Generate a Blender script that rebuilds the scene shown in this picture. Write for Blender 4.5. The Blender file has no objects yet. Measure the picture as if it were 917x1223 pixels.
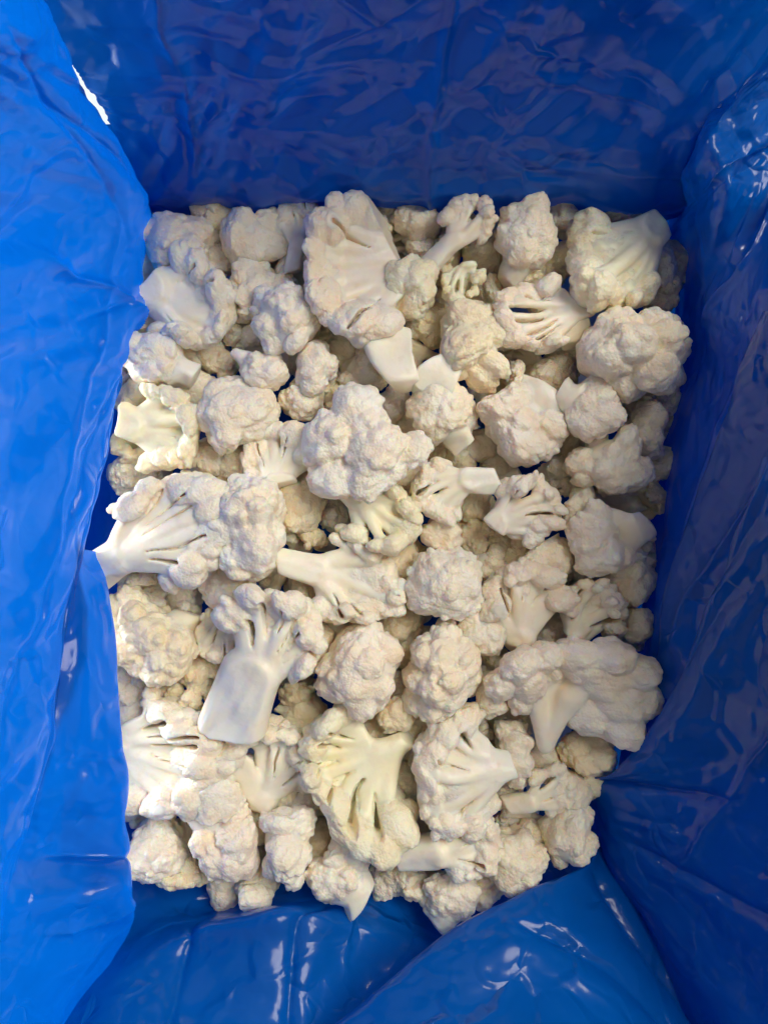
import bpy, math
import numpy as np
from mathutils import Vector, Matrix

sc = bpy.context.scene
COL = sc.collection

# ------------------------------------------------------------------ camera
H = 0.48                      # camera height over the top of the heap (metres)
MM = 0.0005                   # metres of heap surface per photo pixel
IW, IH = 917.0, 1223.0
cam_d = bpy.data.cameras.new("camera")
cam = bpy.data.objects.new("camera", cam_d)
COL.objects.link(cam)
cam.location = (0, 0, H)
cam.rotation_euler = (0, 0, 0)
cam_d.sensor_fit = 'VERTICAL'
cam_d.sensor_height = 36.0
cam_d.lens = 36.0 * H / (IH * MM)
cam_d.clip_start = 0.01
cam_d.clip_end = 50
sc.camera = cam

# ------------------------------------------------------------------ light
world = bpy.data.worlds.new("World")
sc.world = world
world.use_nodes = True
bg = world.node_tree.nodes["Background"]
bg.inputs[0].default_value = (1.0, 0.97, 0.93, 1)
bg.inputs[1].default_value = 0.22


def area(name, loc, target, size, power, col):
    l = bpy.data.lights.new(name, 'AREA')
    l.shape = 'RECTANGLE'
    l.size, l.size_y = size
    l.energy = power
    l.color = col
    o = bpy.data.objects.new(name, l)
    o.location = loc
    d = Vector(target) - Vector(loc)
    o.rotation_euler = d.to_track_quat('-Z', 'Y').to_euler()
    COL.objects.link(o)
    return o


area("window_light", (1.05, 0.75, 1.75), (-0.05, -0.05, 0), (1.4, 1.1), 43, (1.0, 0.955, 0.89))
area("daylight_from_left", (-1.65, 0.26, 0.26), (-0.15, 0.10, 0.08), (0.9, 0.35), 42, (0.97, 0.99, 1.0))
sc.view_settings.view_transform = 'Standard'
sc.view_settings.look = 'None'
sc.view_settings.exposure = 0.0
sc.view_settings.gamma = 1.0
sc.view_settings.use_curve_mapping = False
sc.cycles.max_bounces = 6
sc.cycles.diffuse_bounces = 4
sc.cycles.glossy_bounces = 2
sc.cycles.caustics_reflective = False
sc.cycles.caustics_refractive = False
sc.cycles.use_adaptive_sampling = True
sc.cycles.adaptive_threshold = 0.1


# ------------------------------------------------------------------ helpers
def W3(px, py, z):
    """point seen at photo pixel (px,py) that lies at height z"""
    k = MM * (H - z) / H
    return np.stack(np.broadcast_arrays((px - IW / 2) * k, (IH / 2 - py) * k, z), -1)


def vnoise(p, seed=0):
    """smooth value noise, p (...,2 or 3) -> about -1..1"""
    p = np.asarray(p, float)
    d = p.shape[-1]
    i = np.floor(p).astype(np.int64)
    f = p - i
    f = f * f * (3 - 2 * f)
    out = 0
    for c in range(2 ** d):
        o = [(c >> k) & 1 for k in range(d)]
        h = np.full(p.shape[:-1], seed * 7919 + 13, np.int64)
        w = 1.0
        for k in range(d):
            h = h * 1103515245 + (i[..., k] + o[k]) * (374761393, 668265263, 2147483647)[k] + 12345
            h = (h ^ (h >> 13)) & 0x7fffffff
            w = w * (f[..., k] if o[k] else 1 - f[..., k])
        h = (h * 1274126177) & 0x7fffffff
        h = (h ^ (h >> 15)) & 0xffff
        out = out + w * (h / 32767.5 - 1)
    return out


def mesh_from(name, v, f, smooth=True):
    me = bpy.data.meshes.new(name)
    v = np.asarray(v, np.float32)
    f = np.asarray(f, np.int32)
    n = f.shape[1]
    me.vertices.add(len(v))
    me.vertices.foreach_set("co", v.ravel())
    me.loops.add(f.size)
    me.loops.foreach_set("vertex_index", f.ravel())
    me.polygons.add(len(f))
    me.polygons.foreach_set("loop_start", np.arange(0, f.size, n, dtype=np.int32))
    me.update(calc_edges=True)
    if smooth:
        me.polygons.foreach_set("use_smooth", np.ones(len(f), bool))
    me.validate()
    return me


def link(name, me, mat, parent=None):
    o = bpy.data.objects.new(name, me)
    if mat:
        me.materials.clear()
        me.materials.append(mat)
    COL.objects.link(o)
    o.parent = parent
    return o


# ------------------------------------------------------------------ materials
def nodes_of(m):
    m.use_nodes = True
    nt = m.node_tree
    return nt, nt.nodes["Principled BSDF"]


def N(nt, t, **kw):
    n = nt.nodes.new(t)
    for k, v in kw.items():
        setattr(n, k, v)
    return n


def mix_col(nt, fac, a, b, blend='MIX'):
    m = N(nt, 'ShaderNodeMix', data_type='RGBA', blend_type=blend)
    for s, v in ((m.inputs[0], fac), (m.inputs[6], a), (m.inputs[7], b)):
        if hasattr(v, 'is_linked'):
            nt.links.new(v, s)
        elif isinstance(v, tuple):
            s.default_value = v
        else:
            s.default_value = v
    return m.outputs[2]


def cauliflower_mat(name, curd):
    m = bpy.data.materials.new(name)
    nt, bs = nodes_of(m)
    L = nt.links
    tc = N(nt, 'ShaderNodeTexCoord')
    oi = N(nt, 'ShaderNodeObjectInfo')
    n1 = N(nt, 'ShaderNodeTexNoise')
    n1.inputs['Scale'].default_value = 55 if curd else 40
    n1.inputs['Detail'].default_value = 4
    L.new(tc.outputs['Object'], n1.inputs['Vector'])
    if curd:
        a, b = (0.93, 0.79, 0.59, 1), (0.955, 0.88, 0.745, 1)
    else:
        a, b = (0.93, 0.82, 0.62, 1), (0.955, 0.885, 0.75, 1)
    r = N(nt, 'ShaderNodeMapRange')
    r.inputs[1].default_value = 0.35
    r.inputs[2].default_value = 0.68
    L.new(n1.outputs[0], r.inputs[0])
    col = mix_col(nt, r.outputs[0], a, b)
    # small brownish bruises with a shape of their own
    n2 = N(nt, 'ShaderNodeTexNoise')
    n2.inputs['Scale'].default_value = 130
    n2.inputs['Detail'].default_value = 3
    L.new(tc.outputs['Object'], n2.inputs['Vector'])
    r2 = N(nt, 'ShaderNodeMapRange')
    r2.inputs[1].default_value = 0.60
    r2.inputs[2].default_value = 0.78
    r2.inputs[4].default_value = 0.5 if curd else 0.35
    L.new(n2.outputs[0], r2.inputs[0])
    col = mix_col(nt, r2.outputs[0], col, (0.70, 0.55, 0.33, 1))
    col = mix_col(nt, 1.0, col, oi.outputs['Color'], 'MULTIPLY')
    L.new(col, bs.inputs['Base Color'])
    bs.inputs['Roughness'].default_value = 0.5 if curd else 0.36
    bs.inputs['Specular IOR Level'].default_value = 0.4
    # relief
    n3 = N(nt, 'ShaderNodeTexNoise')
    n3.inputs['Scale'].default_value = 110 if curd else 200
    n3.inputs['Detail'].default_value = 2
    L.new(tc.outputs['Object'], n3.inputs['Vector'])
    hm = N(nt, 'ShaderNodeMath', operation='MULTIPLY')
    L.new(n3.outputs[0], hm.inputs[0])
    hm.inputs[1].default_value = 0.5 if curd else 1.0
    hgt = hm.outputs[0]
    if curd:                                  # grainy buds: rounded cells with sharp clefts between them
        wv = N(nt, 'ShaderNodeVectorMath', operation='MULTIPLY_ADD')
        L.new(n3.outputs[1], wv.inputs[0])
        wv.inputs[1].default_value = (0.004, 0.004, 0.004)
        L.new(tc.outputs['Object'], wv.inputs[2])
        for sc_, k in ((620, -0.9),):
            vo = N(nt, 'ShaderNodeTexVoronoi', feature='F1')
            vo.inputs['Scale'].default_value = sc_
            L.new(wv.outputs[0], vo.inputs['Vector'])
            pw = N(nt, 'ShaderNodeMath', operation='POWER')
            L.new(vo.outputs['Distance'], pw.inputs[0])
            pw.inputs[1].default_value = 1.7
            ad = N(nt, 'ShaderNodeMath', operation='MULTIPLY_ADD')
            L.new(pw.outputs[0], ad.inputs[0])
            ad.inputs[1].default_value = k
            L.new(hgt, ad.inputs[2])
            hgt = ad.outputs[0]
    bu = N(nt, 'ShaderNodeBump')
    bu.inputs['Strength'].default_value = 0.62 if curd else 0.5
    bu.inputs['Distance'].default_value = 0.0009 if curd else 0.0009
    L.new(hgt, bu.inputs['Height'])
    L.new(bu.outputs[0], bs.inputs['Normal'])
    bs.inputs['Subsurface Weight'].default_value = 0.7
    bs.inputs['Subsurface Radius'].default_value = (1.0, 0.6, 0.28)
    bs.inputs['Subsurface Scale'].default_value = 0.005
    return m


MAT_CURD = cauliflower_mat("cauliflower_curd", True)
MAT_STALK = cauliflower_mat("cauliflower_stalk", False)


def film_mat():
    m = bpy.data.materials.new("blue_polythene_film")
    nt, bs = nodes_of(m)
    L = nt.links
    tc = N(nt, 'ShaderNodeTexCoord')
    n1 = N(nt, 'ShaderNodeTexNoise')
    n1.inputs['Scale'].default_value = 9
    n1.inputs['Detail'].default_value = 3
    L.new(tc.outputs['Object'], n1.inputs['Vector'])
    col = mix_col(nt, n1.outputs[0], (0.0, 0.090, 0.37, 1), (0.0, 0.120, 0.47, 1))
    L.new(col, bs.inputs['Base Color'])
    tr = N(nt, 'ShaderNodeBsdfTranslucent')
    L.new(mix_col(nt, n1.outputs[0], (0.0, 0.155, 0.82, 1), (0.0, 0.205, 0.93, 1)), tr.inputs[0])
    mx = N(nt, 'ShaderNodeMixShader')
    mx.inputs[0].default_value = 0.28
    L.new(bs.outputs[0], mx.inputs[1])
    L.new(tr.outputs[0], mx.inputs[2])
    L.new(mx.outputs[0], nt.nodes['Material Output'].inputs[0])
    bs.inputs['Roughness'].default_value = 0.38
    bs.inputs['Coat Weight'].default_value = 0.85
    bs.inputs['Coat Roughness'].default_value = 0.15
    bs.inputs['Coat IOR'].default_value = 1.5
    bs.inputs['IOR'].default_value = 1.6
    bs.inputs['Specular IOR Level'].default_value = 0.06
    # fine crinkles of the film: small flat facets meeting in sharp creases
    n2 = N(nt, 'ShaderNodeTexNoise')
    n2.inputs['Scale'].default_value = 16
    n2.inputs['Detail'].default_value = 3
    L.new(tc.outputs['Object'], n2.inputs['Vector'])
    wv = N(nt, 'ShaderNodeVectorMath', operation='MULTIPLY_ADD')
    L.new(n2.outputs[1], wv.inputs[0])
    wv.inputs[1].default_value = (0.06, 0.06, 0.06)
    L.new(tc.outputs['Object'], wv.inputs[2])
    hm = N(nt, 'ShaderNodeMath', operation='MULTIPLY')
    L.new(n2.outputs[0], hm.inputs[0])
    hm.inputs[1].default_value = 0.005
    hgt = hm.outputs[0]
    for sc_, k in ((34, 0.17),):
        f1 = N(nt, 'ShaderNodeTexVoronoi', feature='F1')
        ed = N(nt, 'ShaderNodeTexVoronoi', feature='DISTANCE_TO_EDGE')
        for v_ in (f1, ed):
            v_.inputs['Scale'].default_value = sc_
            L.new(wv.outputs[0], v_.inputs['Vector'])
        dv = N(nt, 'ShaderNodeVectorMath', operation='SUBTRACT')
        L.new(wv.outputs[0], dv.inputs[0])
        L.new(f1.outputs['Position'], dv.inputs[1])
        cv = N(nt, 'ShaderNodeVectorMath', operation='SUBTRACT')
        L.new(f1.outputs['Color'], cv.inputs[0])
        cv.inputs[1].default_value = (0.5, 0.5, 0.5)
        dt = N(nt, 'ShaderNodeVectorMath', operation='DOT_PRODUCT')
        L.new(dv.outputs[0], dt.inputs[0])
        L.new(cv.outputs[0], dt.inputs[1])
        mr = N(nt, 'ShaderNodeMapRange', interpolation_type='SMOOTHSTEP')
        L.new(ed.outputs[0], mr.inputs[0])
        mr.inputs[2].default_value = 0.22
        m1 = N(nt, 'ShaderNodeMath', operation='MULTIPLY')
        L.new(dt.outputs['Value'], m1.inputs[0])
        L.new(mr.outputs[0], m1.inputs[1])
        m2 = N(nt, 'ShaderNodeMath', operation='MULTIPLY_ADD')
        L.new(m1.outputs[0], m2.inputs[0])
        m2.inputs[1].default_value = k
        L.new(hgt, m2.inputs[2])
        hgt = m2.outputs[0]
    bu = N(nt, 'ShaderNodeBump')
    bu.inputs['Strength'].default_value = 1.0
    bu.inputs['Distance'].default_value = 1.0
    L.new(hgt, bu.inputs['Height'])
    L.new(bu.outputs[0], bs.inputs['Normal'])
    L.new(bu.outputs[0], bs.inputs['Coat Normal'])
    return m


MAT_FILM = film_mat()


def table_mat():
    m = bpy.data.materials.new("white_table_top")
    nt, bs = nodes_of(m)
    tc = N(nt, 'ShaderNodeTexCoord')
    n1 = N(nt, 'ShaderNodeTexNoise')
    n1.inputs['Scale'].default_value = 6
    nt.links.new(tc.outputs['Object'], n1.inputs['Vector'])
    nt.links.new(mix_col(nt, n1.outputs[0], (0.74, 0.82, 0.82, 1), (0.82, 0.88, 0.88, 1)), bs.inputs['Base Color'])
    bs.inputs['Roughness'].default_value = 0.4
    return m


# ------------------------------------------------------------------ the table below
tb = mesh_from("table", [(-1.5, -1.5, -0.1), (1.5, -1.5, -0.1), (1.5, 1.5, -0.1), (-1.5, 1.5, -0.1)], [(0, 1, 2, 3)], False)
to = link("table", tb, table_mat())
to["kind"] = "structure"


# ------------------------------------------------------------------ blue liner
def crumple(uv, seed, lam, n=7):
    """sheets of straight creases: sum of warped triangle waves (uv in metres)"""
    rng = np.random.RandomState(seed)
    q = uv + lam * 0.55 * np.stack([vnoise(uv / (lam * 1.6), seed + 1), vnoise(uv / (lam * 1.6), seed + 2)], -1)
    h = 0
    for k in range(n):
        a = rng.uniform(0, math.pi)
        l = lam * rng.uniform(0.6, 1.7)
        t = (q @ np.array([math.cos(a), math.sin(a)])) / l + rng.uniform(0, 9)
        tri = np.abs((t % 1.0) - 0.5) * 4 - 1
        msk = np.clip(0.5 + 0.9 * vnoise(uv / (lam * 1.3) + 17.3 * k, seed + 5 + k), 0, 1)
        h = h + tri * l * msk
    return h / math.sqrt(n)


def crm(P, ts, axis):
    """Catmull-Rom resample of control array P along axis at n parameters"""
    P = np.moveaxis(P, axis, 0)
    n = P.shape[0]
    t = ts * (n - 1)
    i = np.clip(np.floor(t).astype(int), 0, n - 2)
    f = (t - i).reshape((-1,) + (1,) * (P.ndim - 1))
    ext = np.concatenate([2 * P[:1] - P[1:2], P, 2 * P[-1:] - P[-2:-1]])
    p0, p1, p2, p3 = ext[i], ext[i + 1], ext[i + 2], ext[i + 3]
    r = 0.5 * (2 * p1 + (p2 - p0) * f + (2 * p0 - 5 * p1 + 4 * p2 - p3) * f ** 2 + (3 * p1 - p0 - 3 * p2 + p3) * f ** 3)
    return np.moveaxis(r, 0, axis)


liner = bpy.data.objects.new("plastic_liner", None)
COL.objects.link(liner)
liner.location = (0, 0, -0.10)
liner["label"] = "glossy blue plastic bag liner standing open around the cauliflower heap"
liner["category"] = "bag liner"


def panel(name, rows, seed, amp=0.06, lam=0.05, res=0.0016, amp2=0.05, lam2=0.018, folds=(), label=None, jag=0):
    """a film sheet through control points (px,py,z), bent, folded and crumpled"""
    C = np.array([[W3(*c) for c in r] for r in rows])
    lu = np.linalg.norm(np.diff(C, axis=1), axis=2).sum(1).max()
    lv = np.linalg.norm(np.diff(C, axis=0), axis=2).sum(0).max()
    nu, nv = int(lu / res) + 2, int(lv / res) + 2
    u, v = np.linspace(0, 1, nu), np.linspace(0, 1, nv)
    S = crm(crm(C, v, 0), u, 1)
    du = np.gradient(S, axis=1)
    dv = np.gradient(S, axis=0)
    nrm = np.cross(du, dv)
    nrm /= np.linalg.norm(nrm, axis=2, keepdims=True) + 1e-12
    U, V = np.meshgrid(u, v)
    uv = np.stack([U * lu, V * lv], -1)
    h = amp * crumple(uv, seed, lam) + amp2 * crumple(uv, seed + 50, lam2, 6)
    for (u0, v0, u1, v1, w, a) in folds:          # long pinched fold lines
        p = uv - np.array([u0 * lu, v0 * lv])
        d = np.array([(u1 - u0) * lu, (v1 - v0) * lv])
        ln = np.linalg.norm(d)
        d = d / ln
        s = p @ d
        t = p @ np.array([-d[1], d[0]]) + 0.004 * vnoise(uv / 0.03, seed + 77)
        e = np.clip(np.minimum(s, ln - s) / (0.25 * ln) + 0.35, 0, 1)
        h = h + a * e * np.exp(-np.abs(t) / w)
    S = S + nrm * h[..., None]
    if jag:
        S[:, 0, 0] += 0.0006 * vnoise(v[:, None] * [260, 0], seed)
    idx = np.arange(nu * nv).reshape(nv, nu)
    f = np.stack([idx[:-1, :-1], idx[:-1, 1:], idx[1:, 1:], idx[1:, :-1]], -1).reshape(-1, 4)
    loc = S.reshape(-1, 3) - np.array(liner.location)
    o = link(name, mesh_from(name, loc, f), MAT_FILM, liner)
    if label:
        o["label"] = label
    return o


EXEC_PANELS = True
# far wall of the bag (top of the picture); rows run from its foot to its rim
panel("back_panel", [
    [(150, 262, -0.05), (300, 262, -0.05), (480, 262, -0.05), (650, 262, -0.05), (800, 262, -0.05), (850, 255, -0.05)],
    [(140, 228, 0.00), (300, 238, 0.00), (480, 238, 0.0), (650, 242, 0.00), (802, 238, 0.00), (835, 225, 0.00)],
    [(135, 150, 0.045), (290, 172, 0.036), (480, 172, 0.036), (650, 172, 0.036), (815, 168, 0.04), (850, 158, 0.04)],
    [(93, 85, 0.078), (280, 90, 0.076), (480, 86, 0.076), (670, 86, 0.076), (850, 86, 0.08), (935, 70, 0.085)],
    [(22, 5, 0.118), (260, 0, 0.116), (480, -12, 0.116), (690, -6, 0.116), (890, -10, 0.12), (1020, -20, 0.125)],
    [(-60, -110, 0.165), (230, -110, 0.165), (480, -120, 0.165), (710, -120, 0.165), (940, -110, 0.16), (1090, -110, 0.16)],
    [(-140, -260, 0.23), (200, -260, 0.23), (480, -265, 0.23), (730, -265, 0.23), (960, -230, 0.20), (1100, -200, 0.185)],
], 11, amp=0.07, lam=0.08, amp2=0.085, lam2=0.03,
    folds=[(0.44, 0.0, 0.45, 0.9, 0.0025, 0.004), (0.12, 0.2, 0.16, 1, 0.008, 0.007), (0.3, 0.55, 0.5, 0.75, 0.003, 0.003),
           (0.72, 0.25, 0.95, 0.2, 0.004, 0.004), (0.55, 0.5, 0.75, 0.42, 0.003, 0.003), (0.2, 0.8, 0.4, 0.6, 0.003, 0.003)],
    label="dark far wall of the blue liner with crinkled sheen", jag=1)

# left wall, upper sheet: rows run down the picture, columns from the outer rim to the free edge
panel("side_panel", [
    [(-160, -120, 0.24), (-60, -120, 0.22), (0, -120, 0.20), (10, -120, 0.17), (4, -120, 0.16)],
    [(-160, 20, 0.22), (-60, 20, 0.20), (20, 15, 0.175), (52, 12, 0.15), (44, 14, 0.135)],
    [(-160, 120, 0.20), (-50, 120, 0.17), (50, 115, 0.13), (106, 112, 0.095), (99, 116, 0.085)],
    [(-160, 240, 0.18), (-30, 240, 0.13), (90, 235, 0.07), (168, 228, 0.02), (166, 236, -0.03)],
    [(-160, 340, 0.17), (-30, 340, 0.12), (80, 340, 0.06), (166, 335, 0.005), (172, 335, -0.04)],
    [(-160, 440, 0.17), (-40, 440, 0.12), (70, 440, 0.065), (147, 440, 0.020), (141, 440, 0.010)],
    [(-160, 600, 0.17), (-50, 600, 0.13), (40, 600, 0.08), (112, 600, 0.038), (104, 600, 0.030)],
    [(-160, 780, 0.17), (-60, 780, 0.14), (10, 780, 0.10), (77, 780, 0.062), (69, 780, 0.054)],
    [(-160, 960, 0.18), (-80, 960, 0.15), (-20, 960, 0.12), (40, 960, 0.085), (32, 960, 0.078)],
    [(-160, 1140, 0.20), (-110, 1140, 0.18), (-60, 1140, 0.15), (-2, 1140, 0.115), (-9, 1140, 0.108)],
    [(-200, 1320, 0.22), (-160, 1320, 0.20), (-110, 1320, 0.18), (-60, 1320, 0.15), (-67, 1320, 0.145)],
], 23, amp=0.05, lam=0.07, amp2=0.06, lam2=0.026,
    folds=[(0.4, 0.36, 0.9, 0.47, 0.004, -0.006), (0.5, 0.2, 0.78, 0.3, 0.004, 0.004), (0.55, 0.45, 0.95, 0.38, 0.003, 0.003),
           (0.80, 0.44, 0.72, 0.86, 0.0016, 0.0022), (0.62, 0.30, 0.60, 0.62, 0.0014, -0.002), (0.45, 0.12, 0.66, 0.36, 0.0018, 0.0025), (0.70, 0.52, 0.50, 0.78, 0.0016, 0.002), (0.9, 0.46, 0.62, 0.56, 0.0016, 0.002)],
    label="bright blue left sheet of the liner with a long free edge")

# left wall, lower sheet lapping over the heap
panel("side_panel", [
    [(64, 640, 0.05), (80, 650, 0.045), (98, 655, 0.03), (118, 660, 0.012), (112, 662, -0.01)],
    [(55, 740, 0.06), (80, 740, 0.054), (108, 740, 0.042), (136, 740, 0.022), (130, 742, 0.012)],
    [(34, 850, 0.07), (65, 850, 0.064), (104, 850, 0.052), (143, 850, 0.032), (136, 851, 0.022)],
    [(14, 950, 0.08), (50, 950, 0.070), (100, 950, 0.055), (150, 950, 0.034), (143, 951, 0.022)],
    [(0, 1010, 0.082), (38, 1012, 0.067), (92, 1012, 0.050), (152, 1010, 0.034), (147, 1012, 0.016)],
    [(-10, 1066, 0.098), (28, 1070, 0.084), (90, 1076, 0.067), (155, 1062, 0.048), (150, 1064, 0.012)],
    [(-30, 1130, 0.105), (10, 1130, 0.09), (92, 1125, 0.056), (152, 1110, 0.022), (150, 1110, -0.01)],
    [(-40, 1215, 0.105), (10, 1205, 0.088), (70, 1195, 0.056), (116, 1172, 0.02), (116, 1168, -0.01)],
    [(-80, 1340, 0.12), (-20, 1330, 0.10), (30, 1300, 0.07), (66, 1262, 0.03), (68, 1256, 0.0)],
], 37, amp=0.03, lam=0.05, amp2=0.02, lam2=0.02,
    folds=[(0.35, 0.33, 0.85, 0.31, 0.003, 0.003), (0.35, 0.52, 0.9, 0.52, 0.004, 0.004), (0.4, 0.72, 0.8, 0.66, 0.005, -0.005)],
    label="lower left sheet of the liner lapping over the heap")

# near wall, left part
panel("front_panel", [
    [(-20, 1060, -0.03), (60, 1050, -0.03), (160, 1040, -0.035), (260, 1040, -0.04), (360, 1040, -0.04), (450, 1050, -0.04), (560, 1060, -0.045), (660, 1040, -0.05)],
    [(-20, 1100, -0.02), (60, 1090, -0.02), (165, 1080, -0.02), (260, 1085, -0.022), (360, 1075, -0.01), (450, 1085, -0.02), (560, 1115, -0.035), (660, 1090, -0.04)],
    [(-20, 1150, -0.01), (60, 1140, -0.005), (150, 1128, 0.005), (240, 1108, 0.012), (345, 1085, 0.018), (440, 1110, 0.0), (560, 1150, -0.02), (660, 1130, -0.02)],
    [(-20, 1195, 0.01), (60, 1185, 0.018), (145, 1165, 0.028), (240, 1150, 0.022), (345, 1140, 0.028), (430, 1160, 0.01), (540, 1190, 0.0), (640, 1190, 0.0)],
    [(-20, 1260, 0.04), (60, 1250, 0.05), (145, 1240, 0.06), (240, 1240, 0.05), (345, 1240, 0.05), (430, 1240, 0.03), (540, 1250, 0.02), (640, 1250, 0.02)],
    [(-30, 1350, 0.08), (60, 1345, 0.09), (150, 1340, 0.11), (240, 1340, 0.10), (345, 1340, 0.10), (430, 1340, 0.08), (540, 1340, 0.07), (640, 1340, 0.06)],
], 41, amp=0.03, lam=0.05, amp2=0.02, lam2=0.02,
    folds=[(0.42, 0.3, 0.35, 0.95, 0.004, 0.004), (0.25, 0.4, 0.1, 0.8, 0.006, 0.005), (0.62, 0.2, 0.56, 0.9, 0.006, 0.006)],
    label="near wall of the liner in loose bright blue folds")

# near wall, right part: a big diagonal fold lying over the left part
panel("front_flap", [
    [(395, 1246, 0.045), (478, 1176, 0.03), (556, 1114, 0.015), (630, 1076, 0.002), (706, 1046, -0.02), (720, 1000, -0.05)],
    [(388, 1238, 0.060), (470, 1168, 0.045), (552, 1104, 0.028), (630, 1064, 0.012), (700, 1034, -0.01), (716, 1000, -0.04)],
    [(430, 1262, 0.072), (510, 1195, 0.058), (590, 1132, 0.04), (665, 1090, 0.02), (722, 1056, -0.01), (735, 1010, -0.04)],
    [(500, 1300, 0.09), (580, 1240, 0.075), (650, 1180, 0.05), (712, 1130, 0.025), (755, 1100, -0.005), (770, 1050, -0.04)],
    [(560, 1360, 0.11), (650, 1310, 0.10), (720, 1260, 0.07), (785, 1215, 0.03), (830, 1190, 0.0), (860, 1140, -0.03)],
    [(640, 1420, 0.13), (720, 1390, 0.12), (800, 1350, 0.09), (860, 1310, 0.05), (910, 1290, 0.01), (940, 1260, -0.01)],
], 53, amp=0.025, lam=0.06, amp2=0.015, lam2=0.02,
    folds=[(0.5, 0.35, 0.62, 0.9, 0.005, 0.004), (0.8, 0.3, 0.72, 0.95, 0.006, 0.006)],
    label="broad diagonal fold of blue film on the near side")

# right wall, upper sheet
panel("side_panel", [
    [(1080, -20, 0.12), (995, 20, 0.10), (935, 62, 0.09), (885, 104, 0.08), (850, 138, 0.055), (830, 170, 0.02)],
    [(1080, 40, 0.10), (1000, 70, 0.088), (932, 104, 0.079), (876, 142, 0.072), (830, 180, 0.062), (790, 242, -0.085)],
    [(1080, 110, 0.085), (1000, 130, 0.070), (940, 150, 0.063), (890, 185, 0.062), (846, 215, 0.060), (794, 262, -0.085)],
    [(1080, 172, 0.09), (1000, 180, 0.072), (950, 186, 0.062), (900, 218, 0.061), (854, 246, 0.059), (798, 290, -0.085)],
    [(1080, 320, 0.18), (980, 320, 0.12), (920, 330, 0.08), (870, 345, 0.04), (832, 350, 0.00), (806, 350, -0.085)],
    [(1080, 450, 0.18), (980, 450, 0.12), (915, 450, 0.075), (862, 450, 0.035), (826, 450, 0.00), (806, 450, -0.05)],
    [(1080, 600, 0.18), (970, 600, 0.12), (895, 600, 0.075), (840, 600, 0.035), (803, 600, 0.00), (780, 600, -0.05)],
    [(1080, 760, 0.18), (950, 760, 0.11), (870, 760, 0.06), (815, 760, 0.025), (782, 760, 0.00), (765, 760, -0.05)],
    [(1080, 920, 0.17), (930, 920, 0.09), (850, 920, 0.04), (790, 920, 0.005), (755, 920, -0.02), (735, 920, -0.05)],
], 61, amp=0.035, lam=0.055, amp2=0.025, lam2=0.022,
    folds=[(0.2, 0.25, 0.8, 0.28, 0.008, 0.008), (0.35, 0.4, 0.75, 0.55, 0.004, 0.004), (0.25, 0.62, 0.62, 0.9, 0.004, 0.004), (0.5, 0.6, 0.8, 0.9, 0.003, 0.003)],
    label="shaded right wall of the liner with slanting folds")

# right wall, middle fold: free edge slants down to the corner of the heap
panel("side_fold", [
    [(1080, 380, 0.19), (1010, 380, 0.16), (955, 372, 0.125), (915, 372, 0.098), (921, 376, 0.088)],
    [(1080, 500, 0.18), (1000, 480, 0.145), (930, 470, 0.11), (876, 470, 0.078), (882, 473, 0.068)],
    [(1080, 620, 0.17), (980, 610, 0.125), (900, 590, 0.085), (838, 575, 0.052), (844, 577, 0.042)],
    [(1080, 760, 0.16), (960, 740, 0.11), (870, 715, 0.065), (800, 700, 0.028), (806, 701, 0.016)],
    [(1080, 900, 0.15), (950, 870, 0.09), (860, 850, 0.05), (782, 830, 0.012), (776, 826, -0.02)],
], 67, amp=0.03, lam=0.055, amp2=0.02, lam2=0.022,
    folds=[(0.3, 0.2, 0.7, 0.9, 0.004, 0.004)],
    label="slanting blue fold edge along the right wall")

# right wall, lower sheet
panel("side_panel", [
    [(1080, 480, 0.20), (1000, 500, 0.17), (945, 525, 0.135), (915, 545, 0.115), (920, 549, 0.106)],
    [(1080, 640, 0.18), (1000, 660, 0.14), (920, 690, 0.10), (858, 705, 0.072), (863, 707, 0.062)],
    [(1080, 780, 0.17), (985, 800, 0.12), (890, 815, 0.075), (798, 838, 0.035), (800, 842, 0.025)],
    [(1080, 900, 0.16), (970, 905, 0.11), (850, 910, 0.055), (738, 920, 0.008), (735, 926, -0.004)],
    [(1080, 1000, 0.15), (960, 990, 0.095), (840, 970, 0.04), (712, 938, -0.012), (700, 940, -0.04)],
    [(1080, 1110, 0.15), (960, 1090, 0.095), (850, 1060, 0.04), (735, 1010, -0.012), (705, 1000, -0.045)],
    [(1080, 1230, 0.15), (980, 1210, 0.10), (880, 1170, 0.05), (780, 1110, 0.00), (748, 1090, -0.03)],
    [(1090, 1360, 0.16), (1010, 1340, 0.12), (930, 1310, 0.075), (850, 1250, 0.025), (820, 1240, 0.0)],
], 71, amp=0.04, lam=0.055, amp2=0.02, lam2=0.022,
    folds=[(0.45, 0.52, 0.95, 0.58, 0.005, -0.006), (0.3, 0.3, 0.6, 0.75, 0.005, 0.004), (0.2, 0.75, 0.7, 0.7, 0.006, -0.005)],
    label="lower right sheet of the liner with a soft crease")

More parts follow.
